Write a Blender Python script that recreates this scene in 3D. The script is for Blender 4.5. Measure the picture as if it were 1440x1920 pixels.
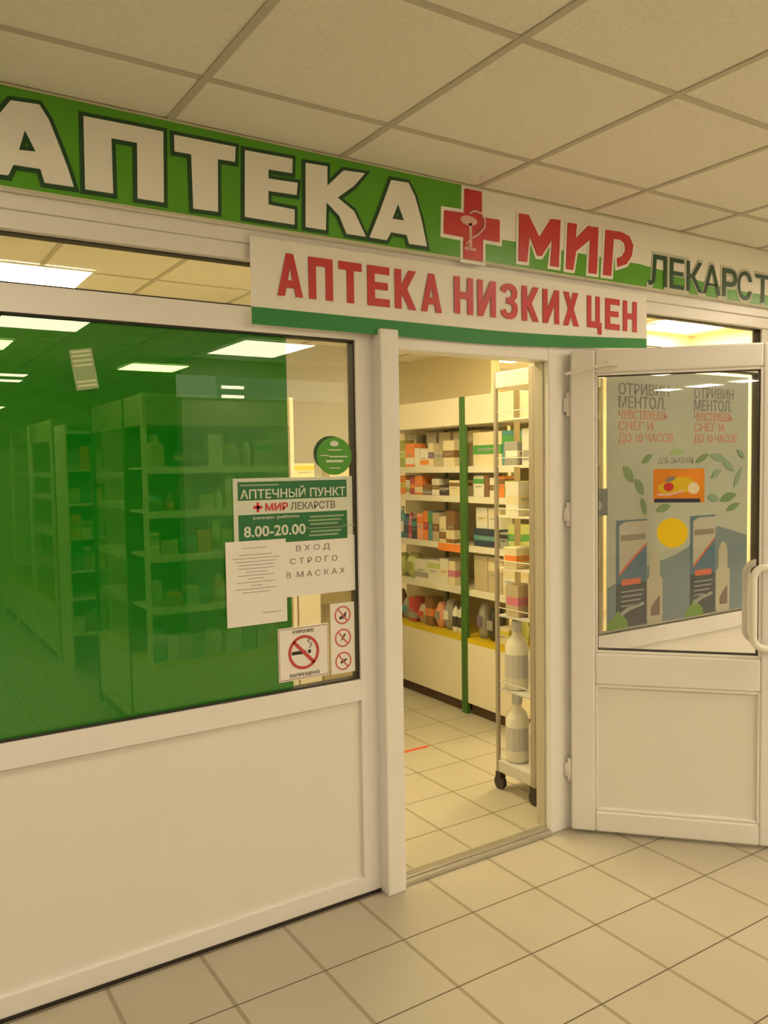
import bpy, bmesh, math, random
from mathutils import Matrix, Vector
random.seed(7)
C = bpy.context.scene.collection
S = bpy.context.scene
for o in list(bpy.data.objects): bpy.data.objects.remove(o)

# ---------------------------------------------------------------- camera, world, exposure
CAM_POS = (0.0, -2.515, 1.585)
RIGHT = Vector((0.84087, -0.54100, -0.01573)); UP = Vector((0.04347, 0.03854, 0.99831)); FWD = Vector((0.53948, 0.84014, -0.05593))
cam = bpy.data.objects.new('camera', bpy.data.cameras.new('camera')); C.objects.link(cam)
m = Matrix.Identity(4)
for i in range(3):
    m[i][0] = RIGHT[i]; m[i][1] = UP[i]; m[i][2] = -FWD[i]; m[i][3] = CAM_POS[i]
cam.matrix_world = m
cam.data.sensor_fit = 'HORIZONTAL'; cam.data.sensor_width = 36; cam.data.lens = 1530 / 1440 * 36
cam.data.clip_start = 0.02
S.camera = cam
w = bpy.data.worlds.new('world'); S.world = w; w.use_nodes = True
w.node_tree.nodes['Background'].inputs[0].default_value = (1, .8, .5, 1)
w.node_tree.nodes['Background'].inputs[1].default_value = 0.05
S.view_settings.view_transform = 'Standard'; S.view_settings.look = 'None'
S.view_settings.gamma = 1; S.view_settings.exposure = 0.0
try: S.view_settings.use_curve_mapping = False
except Exception: pass
S.cycles.transparent_max_bounces = 32
LIGHT_COL = (1.0, 0.83, 0.58); LIGHT_OUT = 26.5
SHOP_COL = (1.0, 0.82, 0.42); LIGHT_IN = 37.0
H = 2.645                                                           # ceiling height

# ---------------------------------------------------------------- materials
MATS = {}
def pbr(name, col, rough=.5, metal=0., spec=.5, var=.03, scale=6., bump=0., bscale=200.):
    if name in MATS: return MATS[name]
    m = bpy.data.materials.new(name); m.use_nodes = True; nt = m.node_tree
    b = nt.nodes['Principled BSDF']
    b.inputs['Roughness'].default_value = rough; b.inputs['Metallic'].default_value = metal
    b.inputs['Specular IOR Level'].default_value = spec
    tc = nt.nodes.new('ShaderNodeTexCoord'); nz = nt.nodes.new('ShaderNodeTexNoise'); nz.inputs['Scale'].default_value = scale
    nt.links.new(tc.outputs['Object'], nz.inputs['Vector'])
    mx = nt.nodes.new('ShaderNodeMix'); mx.data_type = 'RGBA'
    mx.inputs['A'].default_value = (*[c * (1 - var) for c in col], 1); mx.inputs['B'].default_value = (*[min(1, c * (1 + var)) for c in col], 1)
    nt.links.new(nz.outputs['Fac'], mx.inputs['Factor']); nt.links.new(mx.outputs['Result'], b.inputs['Base Color'])
    if bump:
        n2 = nt.nodes.new('ShaderNodeTexNoise'); n2.inputs['Scale'].default_value = bscale
        nt.links.new(tc.outputs['Object'], n2.inputs['Vector'])
        bp = nt.nodes.new('ShaderNodeBump'); bp.inputs['Strength'].default_value = bump; bp.inputs['Distance'].default_value = .002
        nt.links.new(n2.outputs['Fac'], bp.inputs['Height']); nt.links.new(bp.outputs['Normal'], b.inputs['Normal'])
    MATS[name] = m; return m
def emis(name, col, s):
    m = bpy.data.materials.new(name); m.use_nodes = True; nt = m.node_tree; nt.nodes.clear()
    e = nt.nodes.new('ShaderNodeEmission'); e.inputs[0].default_value = (*col, 1); e.inputs[1].default_value = s
    o = nt.nodes.new('ShaderNodeOutputMaterial'); nt.links.new(e.outputs[0], o.inputs[0]); return m
def glassy(name, base=.04, grazing=.85, tint=(1, 1, 1), film=None, through=0., rough=0.):
    """window glass: clear body plus an angle-dependent mirror; with film, a printed foil that lets a little light through"""
    m = bpy.data.materials.new(name); m.use_nodes = True; nt = m.node_tree; nt.nodes.clear(); N = nt.nodes.new; L = nt.links.new
    tr = N('ShaderNodeBsdfTransparent'); tr.inputs[0].default_value = (*tint, 1); body = tr
    if film:
        d = N('ShaderNodeBsdfDiffuse'); d.inputs[0].default_value = (*film, 1)
        mm = N('ShaderNodeMixShader'); mm.inputs[0].default_value = through
        L(d.outputs[0], mm.inputs[1]); L(tr.outputs[0], mm.inputs[2]); body = mm
    gl = N('ShaderNodeBsdfGlossy'); gl.inputs['Roughness'].default_value = rough; gl.inputs[0].default_value = (1, 1, 1, 1)
    lw = N('ShaderNodeLayerWeight'); lw.inputs['Blend'].default_value = .5
    p = N('ShaderNodeMath'); p.operation = 'POWER'; p.inputs[1].default_value = 5; L(lw.outputs['Facing'], p.inputs[0])
    q = N('ShaderNodeMath'); q.operation = 'MULTIPLY_ADD'; q.inputs[1].default_value = grazing; q.inputs[2].default_value = base; L(p.outputs[0], q.inputs[0])
    mx = N('ShaderNodeMixShader'); L(q.outputs[0], mx.inputs[0]); L(body.outputs[0], mx.inputs[1]); L(gl.outputs[0], mx.inputs[2])
    o = N('ShaderNodeOutputMaterial'); L(mx.outputs[0], o.inputs[0]); MATS[name] = m; return m
PVC = pbr('white_pvc', (.84, .82, .80), .28, var=.015)
PANEL = pbr('white_panel', (.82, .80, .745), .35, var=.015)
GASKET = pbr('black_gasket', (.025, .02, .015), .6)
ALU = pbr('aluminium', (.55, .52, .47), .35, metal=.8)
GLASS = glassy('clear_glass', .045, .8)
DOORGLASS = glassy('door_glass', .09, .8)
CASEGLASS = glassy('case_glass', .02, .6)
FILM = glassy('green_film', .04, .85, (.78, 1, .70), (.003, .21, .006), .315)
WALL = pbr('cream_wall', (.90, .80, .58), .7)
GREYWALL = pbr('grey_wall', (.47, .47, .44), .7, var=.06)
OPPW = pbr('opposite_wall', (.42, .38, .30), .6)
GREEN = pbr('sign_green', (.10, .38, .016), .3)
DGREEN = pbr('dark_green', (.015, .07, .018), .4)
SWHITE = pbr('sign_white', (.90, .88, .80), .32)
LWHITE = pbr('letter_white', (.92, .90, .85), .35)
RED = pbr('sign_red', (.60, .035, .04), .35)
BGREEN = pbr('banner_green', (.012, .24, .045), .45)
BWHITE = pbr('banner_white', (.90, .88, .83), .5)
PINK = pbr('pale_pink', (.80, .48, .42), .4)
PAPER = pbr('paper', (.86, .83, .78), .7)
INK = pbr('grey_ink', (.22, .20, .18), .7)
BLACK = pbr('black_ink', (.03, .025, .02), .6)
HOURG = pbr('hours_green', (.012, .16, .045), .4)
HOURW = pbr('hours_white', (.68, .72, .60), .4)
CREAM = pbr('cream_case', (.84, .76, .60), .45)
POSTG = pbr('case_green', (.06, .16, .03), .45)
PLINTH = pbr('plinth_brown', (.08, .045, .02), .6)
YELLOW = pbr('yellow', (.72, .52, .01), .5)
SUN = pbr('yellow_disc', (.90, .62, .0), .5)
RUB = pbr('dark_rubber', (.05, .03, .025), .6)
HANDLE = pbr('white_handle', (.88, .85, .80), .22)

# tiled floor and speckled ceiling
def floor_mat():
    m = bpy.data.materials.new('floor_tiles'); m.use_nodes = True; nt = m.node_tree; N = nt.nodes.new; L = nt.links.new
    b = nt.nodes['Principled BSDF']; g = N('ShaderNodeNewGeometry'); sx = N('ShaderNodeSeparateXYZ'); L(g.outputs['Position'], sx.inputs[0])
    def line(out, off, wdt):
        a = N('ShaderNodeMath'); a.operation = 'ADD'; a.inputs[1].default_value = off + 298.5; L(out, a.inputs[0])
        d = N('ShaderNodeMath'); d.operation = 'DIVIDE'; d.inputs[1].default_value = .2985; L(a.outputs[0], d.inputs[0])
        f = N('ShaderNodeMath'); f.operation = 'FRACT'; L(d.outputs[0], f.inputs[0])
        s = N('ShaderNodeMath'); s.operation = 'SUBTRACT'; s.inputs[1].default_value = .5; L(f.outputs[0], s.inputs[0])
        ab = N('ShaderNodeMath'); ab.operation = 'ABSOLUTE'; L(s.outputs[0], ab.inputs[0])
        k = N('ShaderNodeMath'); k.operation = 'GREATER_THAN'; k.inputs[1].default_value = .5 - wdt / .2985 / 2; L(ab.outputs[0], k.inputs[0])
        fl = N('ShaderNodeMath'); fl.operation = 'FLOOR'; L(d.outputs[0], fl.inputs[0])
        return k.outputs[0], fl.outputs[0]
    lx, fx = line(sx.outputs['X'], -1.766 + .2985 * 10, .014)
    ly, fy = line(sx.outputs['Y'], .010, .005)
    cb = N('ShaderNodeCombineXYZ'); L(fx, cb.inputs[0]); L(fy, cb.inputs[1])
    wn = N('ShaderNodeTexWhiteNoise'); L(cb.outputs[0], wn.inputs['Vector'])
    nz = N('ShaderNodeTexNoise'); nz.inputs['Scale'].default_value = 3.; nz.inputs['Detail'].default_value = 4; L(g.outputs['Position'], nz.inputs['Vector'])
    ad = N('ShaderNodeMath'); ad.operation = 'MULTIPLY_ADD'; ad.inputs[1].default_value = .3; L(wn.outputs['Value'], ad.inputs[0]); L(nz.outputs['Fac'], ad.inputs[2])
    m0 = N('ShaderNodeMix'); m0.data_type = 'RGBA'; L(ad.outputs[0], m0.inputs['Factor'])
    m0.inputs['A'].default_value = (.43, .39, .305, 1); m0.inputs['B'].default_value = (.49, .45, .355, 1)
    m1 = N('ShaderNodeMix'); m1.data_type = 'RGBA'; L(lx, m1.inputs['Factor']); L(m0.outputs['Result'], m1.inputs['A']); m1.inputs['B'].default_value = (.31, .27, .185, 1)
    m2 = N('ShaderNodeMix'); m2.data_type = 'RGBA'; L(ly, m2.inputs['Factor']); L(m1.outputs['Result'], m2.inputs['A']); m2.inputs['B'].default_value = (.10, .07, .04, 1)
    L(m2.outputs['Result'], b.inputs['Base Color']); b.inputs['Roughness'].default_value = .38; b.inputs['Specular IOR Level'].default_value = .4
    return m
def ceil_mat():
    m = bpy.data.materials.new('ceiling_tiles'); m.use_nodes = True; nt = m.node_tree; N = nt.nodes.new; L = nt.links.new
    b = nt.nodes['Principled BSDF']; g = N('ShaderNodeNewGeometry')
    nz = N('ShaderNodeTexNoise'); nz.inputs['Scale'].default_value = 70; nz.inputs['Detail'].default_value = 3; L(g.outputs['Position'], nz.inputs['Vector'])
    cr = N('ShaderNodeValToRGB'); cr.color_ramp.elements[0].position = .3; cr.color_ramp.elements[1].position = .55
    cr.color_ramp.elements[0].color = (.83, .79, .72, 1); cr.color_ramp.elements[1].color = (.88, .85, .77, 1)
    L(nz.outputs['Fac'], cr.inputs[0]); L(cr.outputs[0], b.inputs['Base Color']); b.inputs['Roughness'].default_value = .9
    bp = N('ShaderNodeBump'); bp.inputs['Strength'].default_value = .12; bp.inputs['Distance'].default_value = .003; L(nz.outputs['Fac'], bp.inputs['Height']); L(bp.outputs['Normal'], b.inputs['Normal'])
    return m

# ---------------------------------------------------------------- mesh helpers
class MB:
    def __init__(s): s.v = []; s.f = []
    def add(s, v, f):
        n = len(s.v); s.v += [tuple(p) for p in v]; s.f += [tuple(i + n for i in q) for q in f]; return s
    def box(s, x0, x1, y0, y1, z0, z1):
        v = [(x0, y0, z0), (x1, y0, z0), (x1, y1, z0), (x0, y1, z0), (x0, y0, z1), (x1, y0, z1), (x1, y1, z1), (x0, y1, z1)]
        return s.add(v, [(0, 3, 2, 1), (4, 5, 6, 7), (0, 1, 5, 4), (1, 2, 6, 5), (2, 3, 7, 6), (3, 0, 4, 7)])
    def tube(s, pts, r, n=10, cap=True):
        pts = [Vector(p) for p in pts]; rings = []
        prev = None
        for i, p in enumerate(pts):
            t = ((pts[min(i + 1, len(pts) - 1)] - pts[max(i - 1, 0)])).normalized()
            a = prev if prev else (Vector((0, 0, 1)) if abs(t.z) < .9 else Vector((1, 0, 0)))
            u = t.cross(a).normalized(); a2 = u.cross(t).normalized(); prev = a2
            rr = r[i] if isinstance(r, (list, tuple)) else r
            rings.append([p + u * math.cos(k * 2 * math.pi / n) * rr + a2 * math.sin(k * 2 * math.pi / n) * rr for k in range(n)])
        v = [q for ring in rings for q in ring]; f = []
        for i in range(len(rings) - 1):
            for k in range(n): f.append((i * n + k, i * n + (k + 1) % n, (i + 1) * n + (k + 1) % n, (i + 1) * n + k))
        if cap: f.append(tuple(range(n))[::-1]); f.append(tuple((len(rings) - 1) * n + k for k in range(n)))
        return s.add(v, f)
    def lathe(s, prof, cx=0, cy=0, n=20):
        v = []; f = []
        for r, z in prof: v += [(cx + r * math.cos(k * 2 * math.pi / n), cy + r * math.sin(k * 2 * math.pi / n), z) for k in range(n)]
        for i in range(len(prof) - 1):
            for k in range(n): f.append((i * n + k, i * n + (k + 1) % n, (i + 1) * n + (k + 1) % n, (i + 1) * n + k))
        f.append(tuple(range(n))[::-1]); f.append(tuple((len(prof) - 1) * n + k for k in range(n)))
        return s.add(v, f)
    def prism(s, poly, y0, y1):
        """polygon in x,z extruded from y0 (front) to y1; convex or star-like outlines"""
        n = len(poly); v = [(x, y0, z) for x, z in poly] + [(x, y1, z) for x, z in poly]
        f = [tuple(range(n)), tuple(range(2 * n - 1, n - 1, -1))] + [(i, i + n, (i + 1) % n + n, (i + 1) % n) for i in range(n)]
        return s.add(v, f)
    def disc(s, cx, cz, rx, rz, y0, y1, n=40):
        return s.prism([(cx + rx * math.cos(k * 2 * math.pi / n), cz + rz * math.sin(k * 2 * math.pi / n)) for k in range(n)], y0, y1)
    def ring(s, cx, cz, ro, ri, y0, y1, n=48):
        v = []; f = []
        for k in range(n):
            a = k * 2 * math.pi / n
            for r, y in ((ro, y0), (ri, y0), (ri, y1), (ro, y1)): v.append((cx + r * math.cos(a), y, cz + r * math.sin(a)))
        for k in range(n):
            a = k * 4; b = (k + 1) % n * 4
            for j in range(4): f.append((a + j, a + (j + 1) % 4, b + (j + 1) % 4, b + j))
        return s.add(v, f)
    def frame(s, x0, x1, z0, z1, wl, wr, wb, wt, y0, y1):
        """rectangular frame in the x,z plane"""
        s.box(x0, x0 + wl, y0, y1, z0, z1); s.box(x1 - wr, x1, y0, y1, z0, z1)
        s.box(x0 + wl, x1 - wr, y0, y1, z0, z0 + wb); return s.box(x0 + wl, x1 - wr, y0, y1, z1 - wt, z1)
ORG = {}
def org(o): return ORG.get(o.name, Vector((0, 0, 0))) if o else Vector((0, 0, 0))
def mk(name, mb, mat, parent=None, local=False, bevel=0., smooth=False):
    """ONE mesh object; vertices are world coordinates unless local"""
    me = bpy.data.meshes.new(name); V = [Vector(v) for v in mb.v]
    if parent: o0 = Vector((0, 0, 0)) if local else org(parent)
    elif local: o0 = Vector((0, 0, 0))
    else:
        xs = [v.x for v in V]; ys = [v.y for v in V]; zs = [v.z for v in V]
        o0 = Vector(((min(xs) + max(xs)) / 2, (min(ys) + max(ys)) / 2, min(zs)))
    me.from_pydata([v - o0 for v in V], [], mb.f)
    bm = bmesh.new(); bm.from_mesh(me); bmesh.ops.recalc_face_normals(bm, faces=bm.faces)
    if smooth:
        for f in bm.faces: f.smooth = len(f.verts) == 4
    bm.to_mesh(me); bm.free(); me.materials.append(mat)
    o = bpy.data.objects.new(name, me); C.objects.link(o)
    if parent: o.parent = parent; ORG[o.name] = org(parent)
    else:
        ORG[o.name] = o0
        if not local: o.location = o0
    if bevel:
        b = o.modifiers.new('bevel', 'BEVEL'); b.width = bevel; b.segments = 2; b.limit_method = 'ANGLE'
    return o
def tag(o, label=None, cat=None, group=None, kind=None):
    if label: o['label'] = label
    if cat: o['category'] = cat
    if group: o['group'] = group
    if kind: o['kind'] = kind
    return o
def thing(name, label, cat, loc=(0, 0, 0), rz=0., group=None, kind=None):
    o = bpy.data.objects.new(name, None); C.objects.link(o); o.location = loc; o.rotation_euler = (0, 0, rz); o.empty_display_size = .05
    ORG[o.name] = Vector(loc); return tag(o, label, cat, group, kind)
def struct(name, mb, mat, parent=None, label=None, cat=None, **k):
    o = mk(name, mb, mat, parent, **k)
    if not parent: tag(o, label, cat, None, 'structure')
    return o
def from_curve(cu):
    o = bpy.data.objects.new('tmp', cu); C.objects.link(o)
    dg = bpy.context.evaluated_depsgraph_get(); ev = o.evaluated_get(dg); me = ev.to_mesh()
    v = [tuple(p.co) for p in me.vertices]; f = [tuple(p.vertices) for p in me.polygons]
    ev.to_mesh_clear(); bpy.data.objects.remove(o); return v, f
def offset_poly(P, d):
    n = len(P); A = sum(P[i][0] * P[(i + 1) % n][1] - P[(i + 1) % n][0] * P[i][1] for i in range(n)); sg = 1 if A > 0 else -1; out = []
    for i in range(n):
        p0, p1, p2 = Vector(P[i - 1]), Vector(P[i]), Vector(P[(i + 1) % n])
        a = (p1 - p0).normalized(); b = (p2 - p1).normalized()
        na = Vector((a.y, -a.x)) * sg; nb = Vector((b.y, -b.x)) * sg
        h = (na + nb); 
        if h.length < .1: h = na
        h.normalize(); k = d / max(.45, h.dot(na)); out.append(tuple(p1 + h * k))
    return out
def shape(mb, polys, y0, y1, off=0., holes=()):
    """flat plates with holes standing in the x,z plane between y0 and y1"""
    cu = bpy.data.curves.new('s', 'CURVE'); cu.dimensions = '2D'; cu.fill_mode = 'BOTH'; cu.extrude = abs(y1 - y0) / 2
    for P, d in [(p, off) for p in polys] + [(h, -off) for h in holes]:
        P = offset_poly(P, d) if d else P
        sp = cu.splines.new('POLY'); sp.points.add(len(P) - 1); sp.use_cyclic_u = True
        for i, (x, z) in enumerate(P): sp.points[i].co = (x, z, 0, 1)
    v, f = from_curve(cu); ym = (y0 + y1) / 2
    return mb.add([(x, ym - z, y) for x, y, z in v], f)
def text(mb, body, x0, x1, z0, z1, y0, th=.001, bold=.0, slant=0.):
    """letters fitted between x0..x1 and z0..z1 (capital height), standing proud of y0 towards -y"""
    cu = bpy.data.curves.new('t', 'FONT'); cu.body = body; cu.offset = bold; cu.extrude = .01; cu.resolution_u = 3
    v, f = from_curve(cu)
    xs = [p[0] for p in v]; ys = [p[1] for p in v]; a, b = min(xs), max(xs); c = -.0 ; d = .73
    return mb.add([(x0 + (x - a) / (b - a) * (x1 - x0) + slant * (y / d) * (z1 - z0), y0 - th if z > 0 else y0, z0 + y / d * (z1 - z0)) for x, y, z in v], f)

# ---------------------------------------------------------------- shell
FL = floor_mat(); CE = ceil_mat()
struct('floor', MB().box(-5, 15, -14, 10, -.1, 0), FL)
ceiling = struct('ceiling', MB().box(-5, 15, -14, 10, H, H + .1), CE)
g = MB()
xs = [.238 + .6 * k for k in range(-8, 25)]; ys = [-.345 - .6 * k for k in range(-17, 23)]
for x in xs: g.box(x - .012, x + .012, -14, 10, H - .004, H + .002)
for y in ys: g.box(-5, 15, y - .012, y + .012, H - .003, H + .002)
struct('ceiling_grid', g, pbr('grid_white', (.56, .52, .44), .6), ceiling)
# corridor walls (behind and beside the viewer)
struct('wall_corridor_left', MB().box(-5.1, -5, -14, 10, 0, H), WALL)
struct('wall_corridor_right', MB().box(15, 15.1, -14, 10, 0, H), WALL)
struct('wall_corridor_end', MB().box(-5, 15, -14.1, -14, 0, H), OPPW)
struct('wall_opposite', MB().box(2.6, 15, -5.15, -5.0, 0, H), OPPW)
# shop walls
struct('wall_back', MB().box(-5, 4.8, 9.0, 9.1, 0, H), WALL)
struct('wall_right', MB().box(4.8, 4.9, 3.15, 9.0, 0, H), WALL)
struct('wall_alcove_back', MB().box(4.9, 6.62, 4.9, 5.0, 0, H), WALL)
struct('wall_alcove_side', MB().box(6.6, 7.6, 3.1, 3.2, 0, H).box(6.6, 6.7, 3.2, 4.9, 0, H), WALL)
struct('wall_alcove_front', MB().box(5.4, 6.1, 1.96, 2.06, 0, H).box(6.0, 6.1, .1, 1.96, 0, H), WALL)
struct('wall_far_right', MB().box(7.5, 7.6, .1, 3.1, 0, H), WALL)
struct('wall_left', MB().box(-3.1, -3.0, .1, 9.0, 0, H), WALL)
struct('wall_partition', MB().box(2.45, 4.12, 3.80, 3.90, 0, H), GREYWALL)

# ---------------------------------------------------------------- shop front
# header above the openings (behind the fascia) and its two white profiles
struct('wall_front', MB().box(-5, 15, 0, .10, 2.30, H), WALL)
hd = MB().box(-1.6, 5.2, -.02, .06, 2.315, 2.36).box(-1.6, 5.2, -.012, .06, 2.262, 2.315)
struct('trim_1', hd, PVC, bevel=.003)
struct('wall_front_left', MB().box(-5, -1.3, 0, .1, 0, 2.30), WALL)
struct('wall_front_right', MB().box(4.05, 15, 0, .1, 0, 2.30), WALL)
def window(name, label, x0, x1, mull, panes):
    r = thing(name, label, 'window', (x0, 0, 0), kind='structure')
    f = MB().frame(x0, x1, .012, 2.262, .07, .07, .06, .002, 0, .06)
    f.box(x0 + .07, x1 - .07, 0, .06, .735, .812)
    f.box(x0 + .07, x1 - .07, 0, .06, 2.035, 2.115)
    for a in mull: f.box(a - .035, a + .035, .002, .058, .07, 2.262)
    mk('window_frame', f, PVC, r, bevel=.006)
    g = MB()
    edges = [x0 + .07] + [q for a in mull for q in (a - .035, a + .035)] + [x1 - .07]
    gl = MB(); tg = MB(); pn = MB()
    for a, b in zip(edges[::2], edges[1::2]):
        for z0, z1 in ((.812, 2.035), (2.115, 2.262)):
            g.frame(a, b, z0, z1, .006, .006, .006, .006, .010, .05)
        gl.box(a + .004, b - .004, .024, .042, .816, 2.031); tg.box(a + .004, b - .004, .024, .042, 2.119, 2.26)
        pn.box(a, b, .016, .046, .07, .735)
    mk('window_gasket', g, GASKET, r)
    mk('lower_panel', pn, PANEL, r)
    mk('glass_pane', gl, GLASS, r); mk('transom_glass', tg, GLASS, r)
    return r
w1 = window('window_1', 'white framed shop window with green film and solid lower panel left of the doorway', -1.3, 1.575, (-.10,), None)
fm = MB().box(-.055, 1.243, .0225, .0236, .817, 2.030).box(-1.22, -.145, .0225, .0236, .817, 2.030)
tag(mk('green_film', fm, FILM, w1), 'translucent green film covering most of the glass')
w2 = window('window_2', 'white framed shop window behind the open glass door', 2.64, 4.02, (), None)
# doorway
djm = MB().box(1.575, 1.655, -.055, .07, 0, 2.075).box(2.425, 2.64, -.02, .07, 0, 2.262).box(1.655, 2.425, -.02, .07, 2.010, 2.262).box(1.50, 1.655, .0, .06, 2.075, 2.262)
struct('trim_2', djm, PVC, bevel=.006)
struct('trim_3', MB().box(2.418, 2.425, .01, .06, .022, 2.01).box(1.655, 1.662, .01, .06, .022, 2.01), pbr('beige_stop', (.55, .50, .40), .4), bevel=.002)
struct('trim_4', MB().box(1.655, 2.425, -.03, .04, 0, .020).box(1.655, 2.425, -.012, .028, .020, .026), ALU, bevel=.003)
struct('trim_5', MB().box(-1.3, 1.575, -.004, .06, 0, .012).box(2.66, 4.02, -.004, .06, 0, .012), GASKET)

# the open door leaf: local x along the leaf, local -y is the face that looks at the corridor here
dl = thing('door_1', 'white half glazed door leaf standing open to the right of the doorway', 'door', (2.51, -.058, 0), math.radians(-46.7), kind='structure')
T0, T1 = 0.0, .055
f = MB().box(0, .10, T0, T1, .015, 2.05).box(.745, .845, T0, T1, .015, 2.05).box(.10, .745, T0, T1, .015, .105).box(.10, .745, T0, T1, 1.955, 2.05).box(.10, .745, T0, T1, .65, .785)
mk('door_frame', f, PVC, dl, local=True, bevel=.008)
mk('glazing_bead', MB().frame(.10, .745, .785, 1.955, .010, .010, .012, .010, .004, .05).frame(.10, .745, .105, .65, .010, .010, .012, .012, .004, .05), PVC, dl, local=True, bevel=.003)
mk('door_gasket', MB().frame(.108, .737, .795, 1.947, .005, .005, .005, .005, .012, .045), GASKET, dl, local=True)
mk('glass_pane', MB().box(.11, .735, .022, .034, .795, 1.947), DOORGLASS, dl, local=True)
mk('lower_panel', MB().box(.108, .737, .018, .04, .112, .645), PANEL, dl, local=True)
def handle(y0, sgn):
    p = []; X = .79; Xo = .705
    def arc(cx, cz, a0, a1, r=.045):
        return [(cx + r * math.cos(math.radians(a)), cz + r * math.sin(math.radians(a))) for a in range(a0, a1 + (1 if a1 > a0 else -1), 15 if a1 > a0 else -15)]
    prof = [(X, 1.165)] + arc(Xo + .045, 1.12, 90, 180) + arc(Xo + .045, .885, 180, 270) + [(X, .84)]
    n = len(prof)
    mb = MB(); yy = y0 + sgn * .055
    pts = [(X, y0, 1.165), (X, y0 + sgn * .03, 1.165)] + [(x, yy, z) for x, z in prof] + [(X, y0 + sgn * .03, .84), (X, y0, .84)]
    mb.tube(pts, .0145, 12); return mb
mk('door_handle', handle(0, -1), HANDLE, dl, local=True, smooth=True)
mk('door_handle', handle(.055, 1), HANDLE, dl, local=True, smooth=True)
for z in (.22, 1.32, 1.78):
    mk('hinge', MB().tube([(-.008, .020, z), (-.008, .020, z + .10)], .010, 12).box(-.03, 0, .016, .024, z + .02, z + .08), PVC, dl, local=True, smooth=True)
mk('stay_arm', MB().tube([(-.02, -.010, 1.955), (.04, -.018, 1.970), (.17, -.022, 1.992)], .007, 8).box(.15, .19, -.028, 0, 1.98, 2.004), HANDLE, dl, local=True)
# stickers on the door glass (rest on it: things of their own, placed in the leaf's own plane)
def on_door(name, mb, mat, label, cat):
    r = bpy.data.objects.new(name, None)
    o = mk(name, mb, mat, None, local=True); o.location = dl.location; o.rotation_euler = dl.rotation_euler; tag(o, label, cat); return o
YC = .0215
card = on_door('advert_card', MB().box(.332, .530, YC - .002, YC, 1.418, 1.556), pbr('orange_card', (.85, .27, .02), .35, var=.35, scale=9), 'small orange and yellow advert card stuck on the open door glass', 'sticker')
mk('dark_band', MB().box(.336, .514, YC - .0026, YC - .002, 1.418, 1.434), pbr('navy', (.04, .04, .09), .4), card, local=True)
mk('yellow_patch', MB().disc(.440, 1.490, .055, .032, YC - .0026, YC - .002).disc(.40, 1.478, .05, .025, YC - .0027, YC - .002), YELLOW, card, local=True)
mk('pale_patch', MB().disc(.488, 1.476, .022, .024, YC - .0032, YC - .0026), pbr('pale_cream', (.85, .72, .50), .4), card, local=True)
mk('red_figure', MB().disc(.392, 1.482, .020, .018, YC - .0034, YC - .0027), RED, card, local=True)
mk('grey_figure', MB().prism([(.375, 1.505), (.392, 1.522), (.420, 1.525), (.415, 1.512), (.395, 1.502)], YC - .0038, YC - .0034), pbr('grey_blue', (.25, .22, .22), .4), card, local=True)
mk('pale_stripe', MB().prism([(.345, 1.448), (.39, 1.444), (.45, 1.462), (.45, 1.470), (.39, 1.454), (.350, 1.456)], YC - .0034, YC - .0027), PINK, card, local=True)
on_door('warning_disc', MB().disc(.407, 1.293, .060, .061, YC - .002, YC), SUN, 'plain yellow warning disc stuck on the open door glass below the orange card', 'sticker')

# ---------------------------------------------------------------- fascia sign
FA, FB = -1.6, 5.2; FY = -.045
fs = thing('fascia_sign', 'long green and white pharmacy fascia sign under the ceiling above the shopfront', 'sign', (1.8, 0, 2.36))
mk('sign_board', MB().box(FA, FB, FY, -.001, 2.36, 2.640), SWHITE, fs, bevel=.002)
gp = MB().prism([(FA + .002, 2.364), (2.01, 2.364), (2.01, 2.636), (FA + .002, 2.636)], FY - .001, FY)
gp.prism([(2.01, 2.364), (2.96, 2.364), (2.96, 2.462), (2.01, 2.462)], FY - .001, FY).prism([(2.96, 2.364), (3.60, 2.364), (3.60, 2.420), (2.96, 2.462)], FY - .001, FY).prism([(3.60, 2.364), (FB - .002, 2.364), (FB - .002, 2.418), (3.60, 2.420)], FY - .001, FY)
tag(mk('green_field', gp, GREEN, fs), 'green background of the fascia')
mk('edge_strip', MB().box(FA, FB, FY - .004, FY, 2.360, 2.366).box(FA, FB, FY - .004, FY, 2.636, 2.642), pbr('edge_beige', (.62, .60, .42), .4), fs)
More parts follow.
